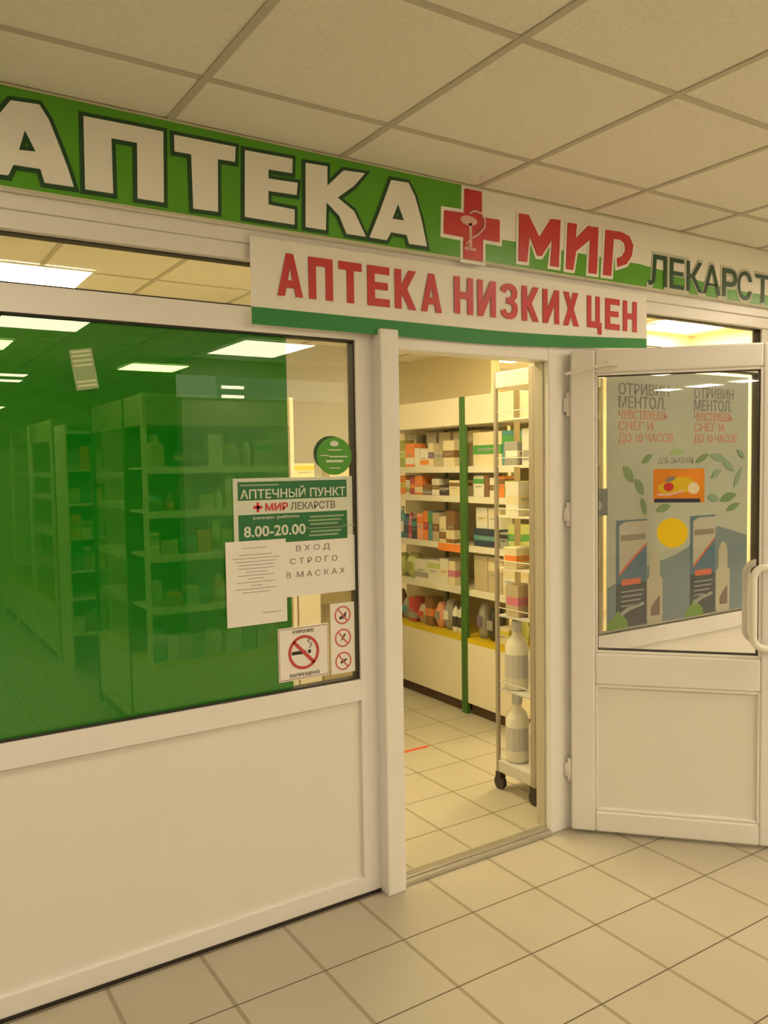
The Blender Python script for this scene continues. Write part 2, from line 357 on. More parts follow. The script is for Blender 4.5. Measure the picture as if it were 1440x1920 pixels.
LET = dict(
A1=[(.3932,2.5979),(.4665,2.6028),(.4902,2.5673),(.519,2.4913),(.5365,2.4417),(.5509,2.3927),(.4727,2.3911),(.4631,2.427),(.3942,2.4259),(.3795,2.3945),(.3092,2.3937),(.3359,2.4657),(.363,2.5552)],
P=[(.5842,2.597),(.8153,2.6003),(.8106,2.3901),(.7317,2.3899),(.7352,2.5514),(.6609,2.5505),(.6607,2.3922),(.5819,2.3912)],
T=[(.8481,2.5976),(1.0471,2.6001),(1.0438,2.5534),(.9863,2.5511),(.9826,2.3887),(.9024,2.3868),(.9008,2.5496),(.8485,2.5487)],
E=[(1.0782,2.596),(1.2464,2.6),(1.2442,2.5535),(1.1586,2.5508),(1.1581,2.5215),(1.2634,2.5255),(1.2589,2.4856),(1.1569,2.4823),(1.1557,2.4385),(1.2501,2.4368),(1.2488,2.3873),(1.0724,2.3867)],
K=[(1.2946,2.5963),(1.3769,2.5995),(1.3755,2.5351),(1.4406,2.5979),(1.5265,2.603),(1.481,2.5528),(1.4151,2.5019),(1.4792,2.4667),(1.5258,2.3858),(1.4477,2.3854),(1.4197,2.4426),(1.3708,2.4799),(1.3664,2.3862),(1.2896,2.3862)],
A2=[(1.6353,2.5993),(1.7095,2.6016),(1.7375,2.5587),(1.7652,2.478),(1.7877,2.3868),(1.7083,2.386),(1.6985,2.4156),(1.6319,2.4169),(1.6124,2.386),(1.5404,2.3858),(1.5803,2.4717)],
X=[(1.9672,2.6252),(2.0501,2.6269),(2.049,2.5317),(2.1382,2.5336),(2.1373,2.4481),(2.0539,2.4483),(2.0525,2.3642),(1.9585,2.3642),(1.9598,2.444),(1.8667,2.4448),(1.8704,2.5299),(1.9641,2.534)],
M=[(2.24,2.5744),(2.2896,2.5761),(2.3475,2.4964),(2.411,2.5782),(2.4652,2.5813),(2.4541,2.3906),(2.4074,2.39),(2.4188,2.4971),(2.3584,2.4228),(2.3364,2.4224),(2.2945,2.4951),(2.2801,2.3897),(2.2368,2.3886)],
I=[(2.5075,2.5766),(2.559,2.5798),(2.5518,2.5179),(2.6246,2.58),(2.6871,2.5827),(2.6777,2.3873),(2.6285,2.3861),(2.6377,2.5264),(2.5542,2.4664),(2.5366,2.388),(2.4963,2.3876)],
R=[(2.7324,2.5797),(2.8298,2.5838),(2.882,2.5719),(2.9061,2.5365),(2.8965,2.4903),(2.8631,2.4509),(2.8064,2.4315),(2.8036,2.4693),(2.8374,2.483),(2.8564,2.5109),(2.8506,2.5389),(2.8251,2.5502),(2.7812,2.5487),(2.7663,2.3889),(2.7167,2.3879)])
HO = dict(A1=[(.4267,2.5252),(.4524,2.4721),(.4094,2.4688)], A2=[(1.6631,2.5207),(1.6877,2.4656),(1.6379,2.4647)])
for kk, k in enumerate(('A1', 'P', 'T', 'E', 'K', 'A2')):
    dy = .0004 * (kk % 2)
    hs = [HO[k]] if k in HO else []
    o = mk('letter', shape(MB(), [LET[k]], FY - .006, FY - .0032, holes=hs), LWHITE, fs)
    mk('letter_outline', shape(MB(), [LET[k]], FY - .0025 - dy, FY - .001 - dy, off=.0125, holes=hs), DGREEN, o)
cr = mk('red_cross', shape(MB(), [LET['X']], FY - .006, FY - .0028), RED, fs)
mk('cross_outline', shape(MB(), [LET['X']], FY - .0028, FY - .001, off=.014), LWHITE, cr)
sn = MB().disc(1.984, 2.508, .040, .018, FY - .008, FY - .006)
sn.box(1.984, 1.998, FY - .008, FY - .006, 2.405, 2.50).box(1.962, 2.018, FY - .008, FY - .006, 2.398, 2.408)
sn.tube([(1.985, FY - .008, 2.536), (2.010, FY - .008, 2.549), (2.045, FY - .008, 2.543), (2.062, FY - .008, 2.520), (2.058, FY - .008, 2.492), (2.028, FY - .008, 2.462), (1.99, FY - .008, 2.441), (1.970, FY - .008, 2.420), (1.985, FY - .008, 2.400)], .0045, 8)
mk('snake_and_cup', sn, PINK, cr)
for k in 'MIR':
    o = mk('letter', shape(MB(), [LET[k]], FY - .006, FY - .0028), RED, fs)
    mk('letter_outline', shape(MB(), [LET[k]], FY - .0028, FY - .001, off=.013), LWHITE, o)
lx = [3.01, 3.155, 3.275, 3.395, 3.545, 3.665, 3.815, 3.945]; lw = [.125, .10, .115, .135, .115, .115, .12, .12]
GW = pbr('grey_white', (.62, .62, .52), .4)
RP = [(0,0),(0,1),(.6,1),(.85,.93),(1,.77),(1,.6),(.85,.43),(.6,.37),(.22,.37),(.22,0)]; RH = [(.22,.53),(.58,.53),(.74,.60),(.78,.69),(.72,.79),(.56,.84),(.22,.84)]
for i, ch in enumerate('ЛЕКАРСТВ'):
    if ch == 'Р':
        f_ = lambda P: [(lx[i] + p[0] * lw[i], 2.380 + p[1] * .135) for p in P]
        o = mk('letter', shape(MB(), [f_(RP)], FY - .0055, FY - .0035, holes=[f_(RH)]), DGREEN, fs)
        mk('letter_outline', shape(MB(), [f_(RP)], FY - .0026, FY - .001, off=.012, holes=[f_(RH)]), GW, o)
        continue
    o = mk('letter', text(MB(), ch, lx[i], lx[i] + lw[i], 2.380, 2.515, FY - .0035, .002, .010), DGREEN, fs)
    mk('letter_outline', text(MB(), ch, lx[i] - .012, lx[i] + lw[i] + .012, 2.367, 2.527, FY - .0006 - .0004 * (i % 2), .0020, .020), GW, o)

# banner below
bn = thing('low_price_banner', 'white banner with red lettering and a green bottom stripe above the doorway', 'banner', (2.04, 0, 2.05))
bt, by = 2.335, -.030
def bz(x): return 2.053 + max(0, (x - 2.0)) ** 1.5 * .045
q = MB(); n = 24; v = []; 
def strip(mb, zf0, zf1, y0, y1, xa=1.095, xb=3.015):
    v = []; f = []
    for i in range(n + 1):
        x = xa + (xb - xa) * i / n; yb = -.0012 * math.sin(i / n * math.pi * 3)
        v += [(x, y0 + yb, zf0(x)), (x, y0 + yb, zf1(x)), (x, y1 + yb, zf1(x)), (x, y1 + yb, zf0(x))]
    for i in range(n):
        for j in range(4): f.append((i * 4 + j, i * 4 + (j + 1) % 4, i * 4 + 4 + (j + 1) % 4, i * 4 + 4 + j))
    f.append((0, 1, 2, 3)); f.append(tuple(n * 4 + j for j in (3, 2, 1, 0))); return mb.add(v, f)
mk('banner_sheet', strip(MB(), bz, lambda x: bt, by - .004, by - .001), BWHITE, bn)
mk('green_stripe', strip(MB(), bz, lambda x: bz(x) + .056 - max(0, x - 2) * .014, by - .0055, by - .004), BGREEN, bn)
BL = dict(
А=[(0,0),(.36,1),(.64,1),(1,0),(.72,0),(.655,.2),(.345,.2),(.28,0)],
П=[(0,0),(0,1),(1,1),(1,0),(.7,0),(.7,.8),(.3,.8),(.3,0)],
Т=[(.35,0),(.35,.8),(0,.8),(0,1),(1,1),(1,.8),(.65,.8),(.65,0)],
Е=[(0,0),(0,1),(1,1),(1,.81),(.33,.81),(.33,.60),(.92,.60),(.92,.42),(.33,.42),(.33,.19),(1,.19),(1,0)],
К=[(0,0),(0,1),(.3,1),(.3,.6),(.66,1),(1,1),(.57,.52),(1,0),(.66,0),(.3,.42),(.3,0)],
Н=[(0,0),(0,1),(.3,1),(.3,.6),(.7,.6),(.7,1),(1,1),(1,0),(.7,0),(.7,.41),(.3,.41),(.3,0)],
И=[(0,0),(0,1),(.28,1),(.28,.42),(.72,1),(1,1),(1,0),(.72,0),(.72,.58),(.28,0)],
З=[(0,.22),(.12,.08),(.35,0),(.65,0),(.88,.08),(1,.25),(.96,.42),(.80,.53),(.95,.64),(.98,.8),(.85,.94),(.62,1),(.35,1),(.12,.93),(.02,.8),(.28,.72),(.36,.81),(.5,.84),(.66,.78),(.66,.68),(.56,.61),(.36,.6),(.36,.43),(.58,.43),(.7,.35),(.68,.23),(.52,.16),(.38,.18),(.28,.28)],
Х=[(0,0),(.33,.51),(.03,1),(.36,1),(.5,.72),(.64,1),(.97,1),(.67,.51),(1,0),(.67,0),(.5,.3),(.33,0)],
Ц=[(0,1),(0,0),(.72,0),(.72,-.2),(.98,-.2),(.98,.18),(.86,.18),(.86,1),(.58,1),(.58,.2),(.28,.2),(.28,1)])
for wd, xa, xb, za, zb in (('АПТЕКА', 1.188, 1.862, 2.154, 2.294), ('НИЗКИХ', 1.922, 2.582, 2.160, 2.298), ('ЦЕН', 2.632, 2.945, 2.163, 2.296)):
    n_ = len(wd); lw_ = (xb - xa) / (n_ + (n_ - 1) * .25)
    for k, ch in enumerate(wd):
        x0 = xa + k * lw_ * 1.25; f_ = lambda P: [(x0 + p[0] * lw_, za + p[1] * (zb - za)) for p in P]
        mk('letter', shape(MB(), [f_(BL[ch])], by - .0085, by - .0065, holes=[f_([(.41, .38), (.59, .38), (.5, .70)])] if ch == 'А' else []), RED, bn)

# ---------------------------------------------------------------- notices on the left window (outer glass face y = .0225)
GY = .0215
hs = thing('opening_hours_sign', 'green and white opening hours plate on the window beside the door', 'sign', (1.26, GY, 1.34))
mk('sign_plate', MB().box(1.036, 1.492, GY - .004, GY, 1.325, 1.552), HOURW, hs, bevel=.001)
mk('green_field', MB().box(1.052, 1.468, GY - .0048, GY - .004, 1.478, 1.540).box(1.052, 1.468, GY - .0048, GY - .004, 1.330, 1.430), HOURG, hs)
t = GY - .0048
mk('lettering', text(MB(), 'АПТЕЧНЫЙ ПУНКТ', 1.060, 1.462, 1.484, 1.514, t, .001, .015), HOURW, hs)
mk('lettering', text(MB(), 'МИР', 1.150, 1.235, 1.441, 1.466, GY - .004, .001, .03), RED, hs)
mk('lettering', text(MB(), 'ЛЕКАРСТВ', 1.245, 1.420, 1.441, 1.466, GY - .004, .001, .02), INK, hs)
mk('red_cross', MB().box(1.107, 1.139, GY - .005, GY - .004, 1.449, 1.459).box(1.118, 1.128, GY - .005, GY - .004, 1.438, 1.470), RED, hs)
mk('lettering', text(MB(), 'режим работы', 1.105, 1.275, 1.414, 1.424, t, .001, .01), HOURW, hs)
mk('lettering', text(MB(), '8.00-20.00', 1.070, 1.300, 1.356, 1.392, t, .001, .02), HOURW, hs)
b = MB()
for i in range(6): b.box(1.312 + .006 * (i % 2), 1.43 + .012 * ((i * 7) % 3), t - .001, t, 1.345 + i * .013, 1.351 + i * .013)
b.box(1.30, 1.50, t - .001, t, 1.3745, 1.3775).box(1.06, 1.20, t - .001, t, 1.526, 1.531)
mk('small_print', b, pbr('pale_green', (.30, .42, .25), .4), hs)
pa = thing('paper_notice', 'portrait white sheet of small print taped to the green window', 'notice', (1.11, GY, 1.058))
mk('sheet', MB().box(1.003, 1.222, GY - .0065, GY - .005, 1.058, 1.343), PAPER, pa)
b = MB(); 
for i, (c, wd) in enumerate([(1.105, .09), None or (1.105, 0), (1.11, .12), (1.11, .17), (1.11, .15), (1.11, .13), (1.11, .13), (1.11, .08), (1.11, .13), (1.11, .06), (1.11, .14), (1.11, .04), (1.11, .15), (1.11, .10)]):
    if wd: b.box(c - wd / 2, c + wd / 2, GY - .0072, GY - .0065, 1.318 - i * .0115, 1.3205 - i * .0115)
b.box(1.13, 1.20, GY - .0072, GY - .0065, 1.095, 1.098)
mk('small_print', b, pbr('light_ink', (.42, .40, .36), .7), pa)
pb = thing('paper_notice', 'landscape white sheet with three lines of spaced letters below the hours plate', 'notice', (1.35, GY, 1.139))
mk('sheet', MB().box(1.205, 1.497, GY - .0045, GY - .003, 1.139, 1.340), PAPER, pb)
for s, a, bb, z in (('В Х О Д', 1.262, 1.395, 1.296), ('С Т Р О Г О', 1.238, 1.425, 1.252), ('В  М А С К А Х', 1.222, 1.455, 1.205)):
    mk('lettering', text(MB(), s, a, bb, z, z + .020, GY - .0045, .0008, .0), INK, pb)
ns = thing('no_smoking_sign', 'square white no smoking sign low on the window by the door', 'sign', (1.285, GY, .845))
mk('sign_plate', MB().box(1.187, 1.383, GY - .003, GY, .845, 1.032), PAPER, ns)
mk('border_line', MB().frame(1.190, 1.380, .849, 1.028, .0012, .0012, .0018, .0018, GY - .0036, GY - .003), pbr('dull_red', (.30, .03, .03), .5), ns)
mk('cigarette', MB().box(1.238, 1.292, GY - .0038, GY - .003, .934, .946).box(1.300, 1.312, GY - .0038, GY - .003, .934, .946), BLACK, ns)
mk('smoke', MB().tube([(1.306, GY - .0036, .952), (1.316, GY - .0036, .966), (1.300, GY - .0036, .978), (1.312, GY - .0036, .990)], .0022, 6), INK, ns)
a = MB().ring(1.284, .940, .060, .050, GY - .0046, GY - .0038)
c0, c1 = Vector((1.245, .980)), Vector((1.323, .900)); dd = (c1 - c0).normalized(); nn = Vector((-dd.y, dd.x)) * .006
a.prism([tuple(c0 + nn), tuple(c1 + nn), tuple(c1 - nn), tuple(c0 - nn)], GY - .0046, GY - .0038)
mk('prohibition_ring', a, pbr('ring_red', (.55, .06, .06), .5), ns)
mk('lettering', text(MB(), 'КУРЕНИЕ', 1.243, 1.325, 1.009, 1.020, GY - .003, .0008, .015), BLACK, ns)
mk('lettering', text(MB(), 'ЗАПРЕЩЕНО', 1.226, 1.345, .857, .868, GY - .003, .0008, .015), BLACK, ns)
ps = thing('prohibition_sticker', 'tall narrow white sticker with three red ringed pictograms beside the no smoking sign', 'sticker', (1.443, GY, .842))
mk('sticker_sheet', MB().box(1.394, 1.492, GY - .0022, GY, .842, 1.097), PAPER, ps)
for i, z in enumerate((1.053, .970, .886)):
    rr = mk('prohibition_ring', MB().ring(1.443, z, .0335, .0275, GY - .003, GY - .0022), pbr('ring_pale', (.62, .16, .14), .5), ps)
    if i == 0: pic = [(1.430, z - .016), (1.455, z - .012), (1.460, z + .012), (1.450, z + .006), (1.440, z - .002), (1.428, z - .006)]
    elif i == 1: pic = [(1.425, z - .014), (1.444, z - .006), (1.456, z + .016), (1.448, z + .014), (1.440, z + .002), (1.436, z - .008)]
    else: pic = [(1.430, z - .010), (1.450, z - .004), (1.462, z + .008), (1.446, z + .006), (1.434, z + .002)]
    mk('pictogram', MB().prism(pic, GY - .003, GY - .0022), pbr('pictogram_ink', (.09, .06, .05), .5), ps)
    mk('red_bar', MB().prism([(1.421, z + .022), (1.425, z + .026), (1.465, z - .022), (1.461, z - .026)], GY - .0034, GY - .003), pbr('ring_pale', (0, 0, 0)), ps)
rs = thing('round_sticker', 'round bright green sticker with white writing above the opening hours plate', 'sticker', (1.421, GY, 1.558))
LG = pbr('leaf_green', (.07, .33, .012), .4)
mk('sticker_disc', MB().disc(1.421, 1.624, .071, .067, GY - .004, GY - .002), LG, rs)
mk('shadow_disc', MB().disc(1.409, 1.633, .070, .062, GY - .002, GY), DGREEN, rs)  # dark offset disc imitates the sticker's shadow in the double glazing
mk('emblem', MB().disc(1.421, 1.668, .017, .010, GY - .005, GY - .004), HOURW, rs)
b = MB().box(1.395, 1.450, GY - .005, GY - .004, 1.644, 1.6475)
b.box(1.366, 1.398, GY - .005, GY - .004, 1.6245, 1.628).box(1.400, 1.474, GY - .005, GY - .004, 1.620, 1.6245).box(1.388, 1.456, GY - .005, GY - .004, 1.602, 1.610).box(1.400, 1.444, GY - .005, GY - .004, 1.580, 1.583)
mk('small_print', b, HOURW, rs)
# small price notice hung inside, on the film
q = thing('paper_notice', 'small pale striped leaflet stuck high on the green window', 'notice', (.577, GY, 1.887))
q.rotation_euler = (0, math.radians(-9), 0)
mk('sheet', MB().box(-.033, .033, -.002, 0, -.060, .060), pbr('greenish_white', (.30, .42, .20), .6), q, local=True)
b = MB()
for z in (-.048, -.036, .012, .026, .040, .052): b.box(-.028, .028, -.003, -.002, z - .003, z + .003)
mk('printed_stripe', b, pbr('stripe_white', (.62, .68, .42), .6), q, local=True)

# ---------------------------------------------------------------- poster on the right window
P0 = GY
po = thing('advert_poster', 'large pale blue green menthol spray poster on the window behind the open door', 'poster', (3.33, P0, .83))
pm = pbr('poster_paper', (.42, .47, .38), .45, var=.12, scale=2.2)
mk('poster_sheet', MB().box(2.815, 3.865, P0 - .002, P0, .822, 2.010), pm, po)
mk('blue_field', MB().prism([(2.817, .824), (3.863, .824), (3.863, 1.20), (3.62, 1.26), (3.30, 1.14), (3.10, 1.10), (2.817, 1.02)], P0 - .0026, P0 - .002), pbr('poster_blue', (.16, .235, .26), .45, var=.15, scale=3), po)
PINKT = pbr('poster_red', (.58, .23, .16), .5); NAVT = pbr('poster_navy', (.19, .175, .20), .5)
for x0, x1, x2, s in ((2.892, 3.241, 3.218, 1), (3.428, 3.740, 3.724, 1)):
    mk('lettering', text(MB(), 'ОТРИВИН', x0, x1, 1.893, 1.944, P0 - .002, .001, .01), NAVT, po)
    mk('lettering', text(MB(), 'МЕНТОЛ.', x0, x2, 1.832, 1.886, P0 - .002, .001, .01), NAVT, po)
    mk('lettering', text(MB(), 'ЧУВСТВУЕШЬ', x0, x1 - .01, 1.782, 1.823, P0 - .002, .001, .01), PINKT, po)
    mk('lettering', text(MB(), 'СНЕГ И', x0, x0 + .235, 1.732, 1.772, P0 - .002, .001, .01), PINKT, po)
    mk('lettering', text(MB(), 'ДО 10 ЧАСОВ', x0, x1 + .03, 1.678, 1.718, P0 - .002, .001, .01), PINKT, po)
mk('small_print', text(MB(), 'ДЛЯ ДЫХАНИЯ', 3.165, 3.420, 1.578, 1.606, P0 - .002, .001, .005), pbr('poster_grey', (.25, .26, .24), .5), po)
LEAF = [pbr('leaf_dark', (.14, .26, .10), .5), pbr('leaf_teal', (.20, .34, .22), .5), pbr('leaf_light', (.30, .46, .18), .5)]
rng = random.Random(3)
def leaf(cx, cz, L, W, ang, mt, k):
    pr = [(-L, 0), (-L * .5, W * .8), (0, W), (L * .5, W * .75), (L, 0), (L * .5, -W * .6), (0, -W * .8), (-L * .5, -W * .6)]
    c, s = math.cos(ang), math.sin(ang)
    mk('leaf', MB().prism([(cx + x * c - z * s, cz + x * s + z * c) for x, z in pr], P0 - .0034 - k * .0002, P0 - .0027), mt, po)
for k, (x, z, L, W, a, j) in enumerate([(2.955, 1.53, .055, .030, -.8, 0), (3.03, 1.47, .05, .028, -.9, 0), (3.06, 1.38, .045, .022, -1.2, 0), (3.085, 1.60, .045, .018, .5, 0), (3.20, 1.365, .055, .022, .2, 0), (3.30, 1.63, .06, .018, .1, 2),
        (3.62, 1.60, .07, .022, -.2, 1), (3.70, 1.56, .06, .022, -.5, 1), (3.78, 1.50, .06, .02, 1.0, 1), (3.60, 1.52, .045, .018, .5, 1), (3.70, 1.40, .07, .025, .2, 0), (3.58, 1.40, .05, .022, -.2, 1), (3.74, 1.35, .06, .018, .3, 0), (3.49, 1.60, .06, .016, .4, 0), (3.80, 1.62, .04, .015, -.6, 1)]):
    leaf(x, z, L, W, a, LEAF[j], k)
NAVY2 = pbr('pack_navy', (.035, .05, .075), .4); PBLUE = pbr('pack_blue', (.06, .16, .24), .4); PWH = pbr('pack_white', (.46, .46, .38), .4); TAG = pbr('tag_orange', (.62, .13, .06), .4); DROP = pbr('drop_green', (.14, .30, .04), .4)
for x0, x1, bx0, bx1, zt, dx in ((2.875, 3.083, 3.083, 3.196, 1.322, 0), (3.402, 3.597, 3.605, 3.718, 1.318, 0)):
    w_ = x1 - x0
    pk = mk('printed_pack', MB().box(x0, x1, P0 - .0034, P0 - .0027, .830, zt), PBLUE, po)
    mk('pack_top', MB().prism([(x0 + .02, zt - .025), (x0 + .06, zt - .008), (x1, zt - .008), (x1, zt - .11), (x0 + .10, zt - .19), (x0 + .02, zt - .25)], P0 - .004, P0 - .0034), PWH, pk)
    mk('pack_name', MB().box(x0 + .03, x1 - .01, P0 - .0046, P0 - .004, zt - .095, zt - .068), pbr('pack_grey', (.22, .22, .17), .4), pk)
    mk('pack_swoosh', MB().prism([(x0 + .02, zt - .255), (x0 + .10, zt - .195), (x1, zt - .118), (x1, zt - .108), (x0 + .10, zt - .18), (x0 + .02, zt - .24)], P0 - .0044, P0 - .004), TAG, pk)
    mk('pack_base', MB().box(x0, x1, P0 - .004, P0 - .0034, .830, 1.03), NAVY2, pk)
    mk('pack_tag', MB().box(x0 + .035, x0 + .165, P0 - .0046, P0 - .004, 1.022, 1.050), TAG, pk)
    b = MB()
    for i in range(4): b.box(x0 + .03, x1 - .02 - .012 * i, P0 - .0046, P0 - .004, .99 - i * .022, .996 - i * .022)
    b.prism([(x0 + .03, .900), (x0 + .09, .925), (x1 - .02, .935), (x1 - .02, .920), (x0 + .10, .905), (x0 + .03, .880)], P0 - .0046, P0 - .004)
    mk('pack_print', b, pbr('pack_print', (.30, .36, .32), .4), pk)
    bo = mk('printed_bottle', MB().prism([(bx0 + .004, .825), (bx1 - .004, .825), (bx1, .86), (bx1, 1.03), (bx1 - .02, 1.05), (bx1 - .02, 1.14), (bx0 + .07, 1.175), (bx0 + .045, 1.175), (bx0 + .02, 1.14), (bx0 + .02, 1.05), (bx0, 1.03), (bx0, .86)], P0 - .0034, P0 - .0027), pbr('bottle_print', (.47, .46, .34), .4), po)
    mk('bottle_label', MB().prism([(bx0 + .03, .86), (bx1 - .02, .86), (bx1 - .02, .955), (bx0 + .06, .93), (bx0 + .03, .90)], P0 - .004, P0 - .0034), pbr('label_dark', (.18, .12, .11), .4), bo)
    gx = x0 - .005 if x0 < 3 else x0 + .018
    mk('green_drop', MB().prism([(gx - .06, .826), (gx + .085, .826), (gx + .075, .862), (gx + .04, .890), (gx + .015, .912), (gx - .01, .885), (gx - .05, .86)], P0 - .0044, P0 - .004), DROP, po)
bl = thing('blue_leaflet', 'small blue leaflet on the window at the left edge of the big poster', 'leaflet', (2.765, P0, 1.35))
mk('sheet', MB().box(2.712, 2.818, P0 - .0045, P0 - .003, 1.350, 1.470), pbr('leaflet_blue', (.12, .16, .19), .5, var=.3, scale=20), bl)
mk('pale_figure', MB().disc(2.76, 1.395, .022, .02, P0 - .0052, P0 - .0045), pbr('leaflet_pale', (.35, .38, .36), .5), bl)

# ---------------------------------------------------------------- ceiling lamps
LO = emis('lamp_white', LIGHT_COL, LIGHT_OUT); LI = emis('shop_lamp', SHOP_COL, LIGHT_IN)
def lamp(x0, x1, y0, y1, mat, label, group=None):
    t = thing('ceiling_light', label, 'light', ((x0 + x1) / 2, (y0 + y1) / 2, H - .012), group=group)
    mk('lamp_frame', MB().add([(x, y, z) for z in (H - .012, H - .002) for x, y in ((x0, y0), (x1, y0), (x1, y1), (x0, y1))] + [(x, y, z) for z in (H - .012, H - .002) for x, y in ((x0 + .012, y0 + .012), (x1 - .012, y0 + .012), (x1 - .012, y1 - .012), (x0 + .012, y1 - .012))],
        [(0, 1, 9, 8), (1, 2, 10, 9), (2, 3, 11, 10), (3, 0, 8, 11), (0, 1, 5, 4), (1, 2, 6, 5), (2, 3, 7, 6), (3, 0, 4, 7), (8, 9, 13, 12), (9, 10, 14, 13), (10, 11, 15, 14), (11, 8, 12, 15)]), PVC, t)
    mk('diffuser', MB().box(x0 + .012, x1 - .012, y0 + .012, y1 - .012, H - .010, H - .003), mat, t)
    return t
G1 = 'square light panels of the corridor ceiling'
def cell(i, j): return (.238 + .6 * i, .238 + .6 * i + .6, -.345 - .6 * j - .6, -.345 - .6 * j)
lamp(*cell(1, 5), LO, 'corridor ceiling light mirrored at the top left of the green window')
lamp(2.70, 3.38, -4.62, -3.70, LO, 'corridor ceiling light mirrored at the top right of the green window')
lamp(2.74, 3.14, -1.16, -.96, LO, 'corridor ceiling light just out of view, glinting low on the red cross')
for i, j in ((8, 1), (-2, 1), (8, 5), (12, 1), (12, 6), (16, 3), (6, 4), (2, 19), (15, 1)):  # out-of-view panels, most of them added to light ceiling and facade
    lamp(*cell(i, j), LO, 'unseen square ceiling light helping to brighten the corridor front', G1)
for k, a in enumerate(((-3.42, -3.12, -7.35, -7.0), (-2.85, -2.40, -7.35, -7.0), (-2.14, -1.84, -7.35, -7.0))):
    lamp(*a, LO, 'far ceiling light mirrored in the open door glass, ' + ['leftmost', 'middle one', 'rightmost'][k] + ' of the row of three')
lamp(-1.95, -1.50, -5.55, -5.10, LO, 'corridor ceiling light mirrored at the top edge of the open door glass')
lamp(1.0, 1.6, -7.25, -6.95, LO, 'far corridor ceiling light mirrored at the left edge of the green window, upper of two')
lamp(1.02, 1.64, -7.85, -7.55, LO, 'far corridor ceiling light mirrored at the left edge of the green window, lower of two')
lamp(.51, 1.10, 1.99, 2.47, LI, 'bright shop ceiling light seen through the transom above the green window')
lamp(5.15, 5.80, 1.35, 1.85, LI, 'bright shop ceiling light seen through the transom right of the banner')
lamp(5.30, 5.75, 3.45, 3.95, LI, 'shop ceiling light seen above the metal display rack')
for a in ((1.9, 2.5, .5, 1.0), (3.9, 4.5, 1.4, 2.0), (.5, 1.1, 4.6, 5.2), (2.3, 2.9, 5.6, 6.2), (-1.3, -.7, 2.0, 2.6), (6.5, 7.1, 2.3, 2.9), (-.9, -.3, 6.5, 7.1), (3.7, 4.3, .6, 1.1)):  # unseen panels added to brighten the shop walls and cases
    lamp(*a, LI, 'square fill light added to the shop ceiling, hidden by the shopfront', 'fill light panels added to the shop ceiling')

# opposite shopfront (seen only mirrored in the glass)
ops = thing('opposite_fascia', 'pale shop fascia across the corridor, seen only mirrored in the green window', 'sign', (4.6, -5, 2.2))
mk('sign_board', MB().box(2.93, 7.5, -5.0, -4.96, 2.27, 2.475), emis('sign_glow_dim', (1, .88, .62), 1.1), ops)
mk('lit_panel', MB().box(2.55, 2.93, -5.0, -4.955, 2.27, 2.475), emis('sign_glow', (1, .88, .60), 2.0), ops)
for z, nm in ((2.362, 'upper'), (2.272, 'lower')):  # added glow strips stand in for lights mirrored in the opposite shop's glass
    sl = thing('glow_strip', nm + ' of two short glow strips added on the opposite fascia for lights mirrored in its glass', 'light', (3.1, -4.955, z))
    mk('diffuser', MB().box(2.985, 3.205, -4.955, -4.93, z, z + .024), LO, sl)
    mk('strip_back', MB().box(2.975, 3.215, -4.96, -4.955, z - .006, z + .030), PVC, sl)

# ---------------------------------------------------------------- display cases
SH = [1.575, 1.385, 1.075, .795, .49]
def case(label, loc, rz, W, D=.40, shelves=SH, base=.472, post=POSTG, post2=None, head=None, back=None, lean=None, base_mat=CREAM, posts='both', side=True):
    t = thing('display_case', label, 'display case', loc, rz)
    mk('base_cabinet', MB().box(.0, W, .005, D, .07, base - .012), base_mat, t, local=True, bevel=.003)
    mk('plinth', MB().box(.02, W - .02, .03, D - .02, 0, .07), PLINTH, t, local=True)
    mk('header_panel', MB().box(0, W, .002, D, 1.835, 2.010), head or CREAM, t, local=True, bevel=.003)
    mk('back_panel', MB().box(.0, W, D - .012, D, base, 1.835), back or pbr('case_back', (.66, .58, .36), .6), t, local=True)
    tr = mk('bottom_shelf', MB().box(.0, W, .004, D - .012, base - .012, base + .015), YELLOW, t, local=True)
    for z in shelves[:-1]:
        s = mk('shelf', MB().box(.014, W - .014, .03, D - .014, z - .012, z), CREAM, t, local=True)
        mk('price_strip', MB().box(.014, W - .014, .020, .030, z - .038, z + .002), pbr('strip_cream', (.80, .76, .62), .5), s, local=True)
    mk('glass_door', MB().box(.014, W - .014, .006, .011, base + .015, 1.835), CASEGLASS, t, local=True)
    pr = MB()
    mk('corner_post', MB().box(-.014, .012, -.004, .022, 0, 2.012), post, t, local=True, bevel=.002)
    mk('corner_post', MB().box(W - .012, W + .014, -.004, .022, 0, 2.012), post2 or post, t, local=True, bevel=.002)
    mk('back_upright', MB().box(W * .44, W * .44 + .022, D - .03, D - .012, base, 1.835), pbr('upright_olive', (.10, .11, .05), .5), t, local=True)
    return t
PRODUCTS = []
COLN = {'white': (.80, .77, .66), 'cream': (.80, .70, .46), 'orange': (.85, .26, .05), 'red': (.62, .06, .05), 'crimson': (.45, .05, .09), 'olive': (.36, .38, .08), 'teal': (.08, .30, .32), 'blue': (.05, .14, .30), 'navy': (.03, .05, .10),
        'pink': (.65, .20, .30), 'green': (.10, .36, .08), 'brown': (.25, .13, .05), 'grey': (.35, .34, .30), 'salmon': (.85, .38, .22), 'yellow': (.72, .60, .08), 'purple': (.22, .15, .22), 'lime': (.55, .62, .22), 'black': (.05, .045, .04), 'beige': (.55, .46, .30), 'silver': (.58, .57, .55)}
def pmat(c): return pbr('print_' + c, COLN[c], .45, var=.08, scale=25)
ORD = ['first', 'second', 'third', 'fourth', 'fifth', 'sixth', 'seventh', 'eighth', 'ninth', 'tenth', 'eleventh', 'twelfth', 'thirteenth', 'fourteenth', 'fifteenth', 'sixteenth']
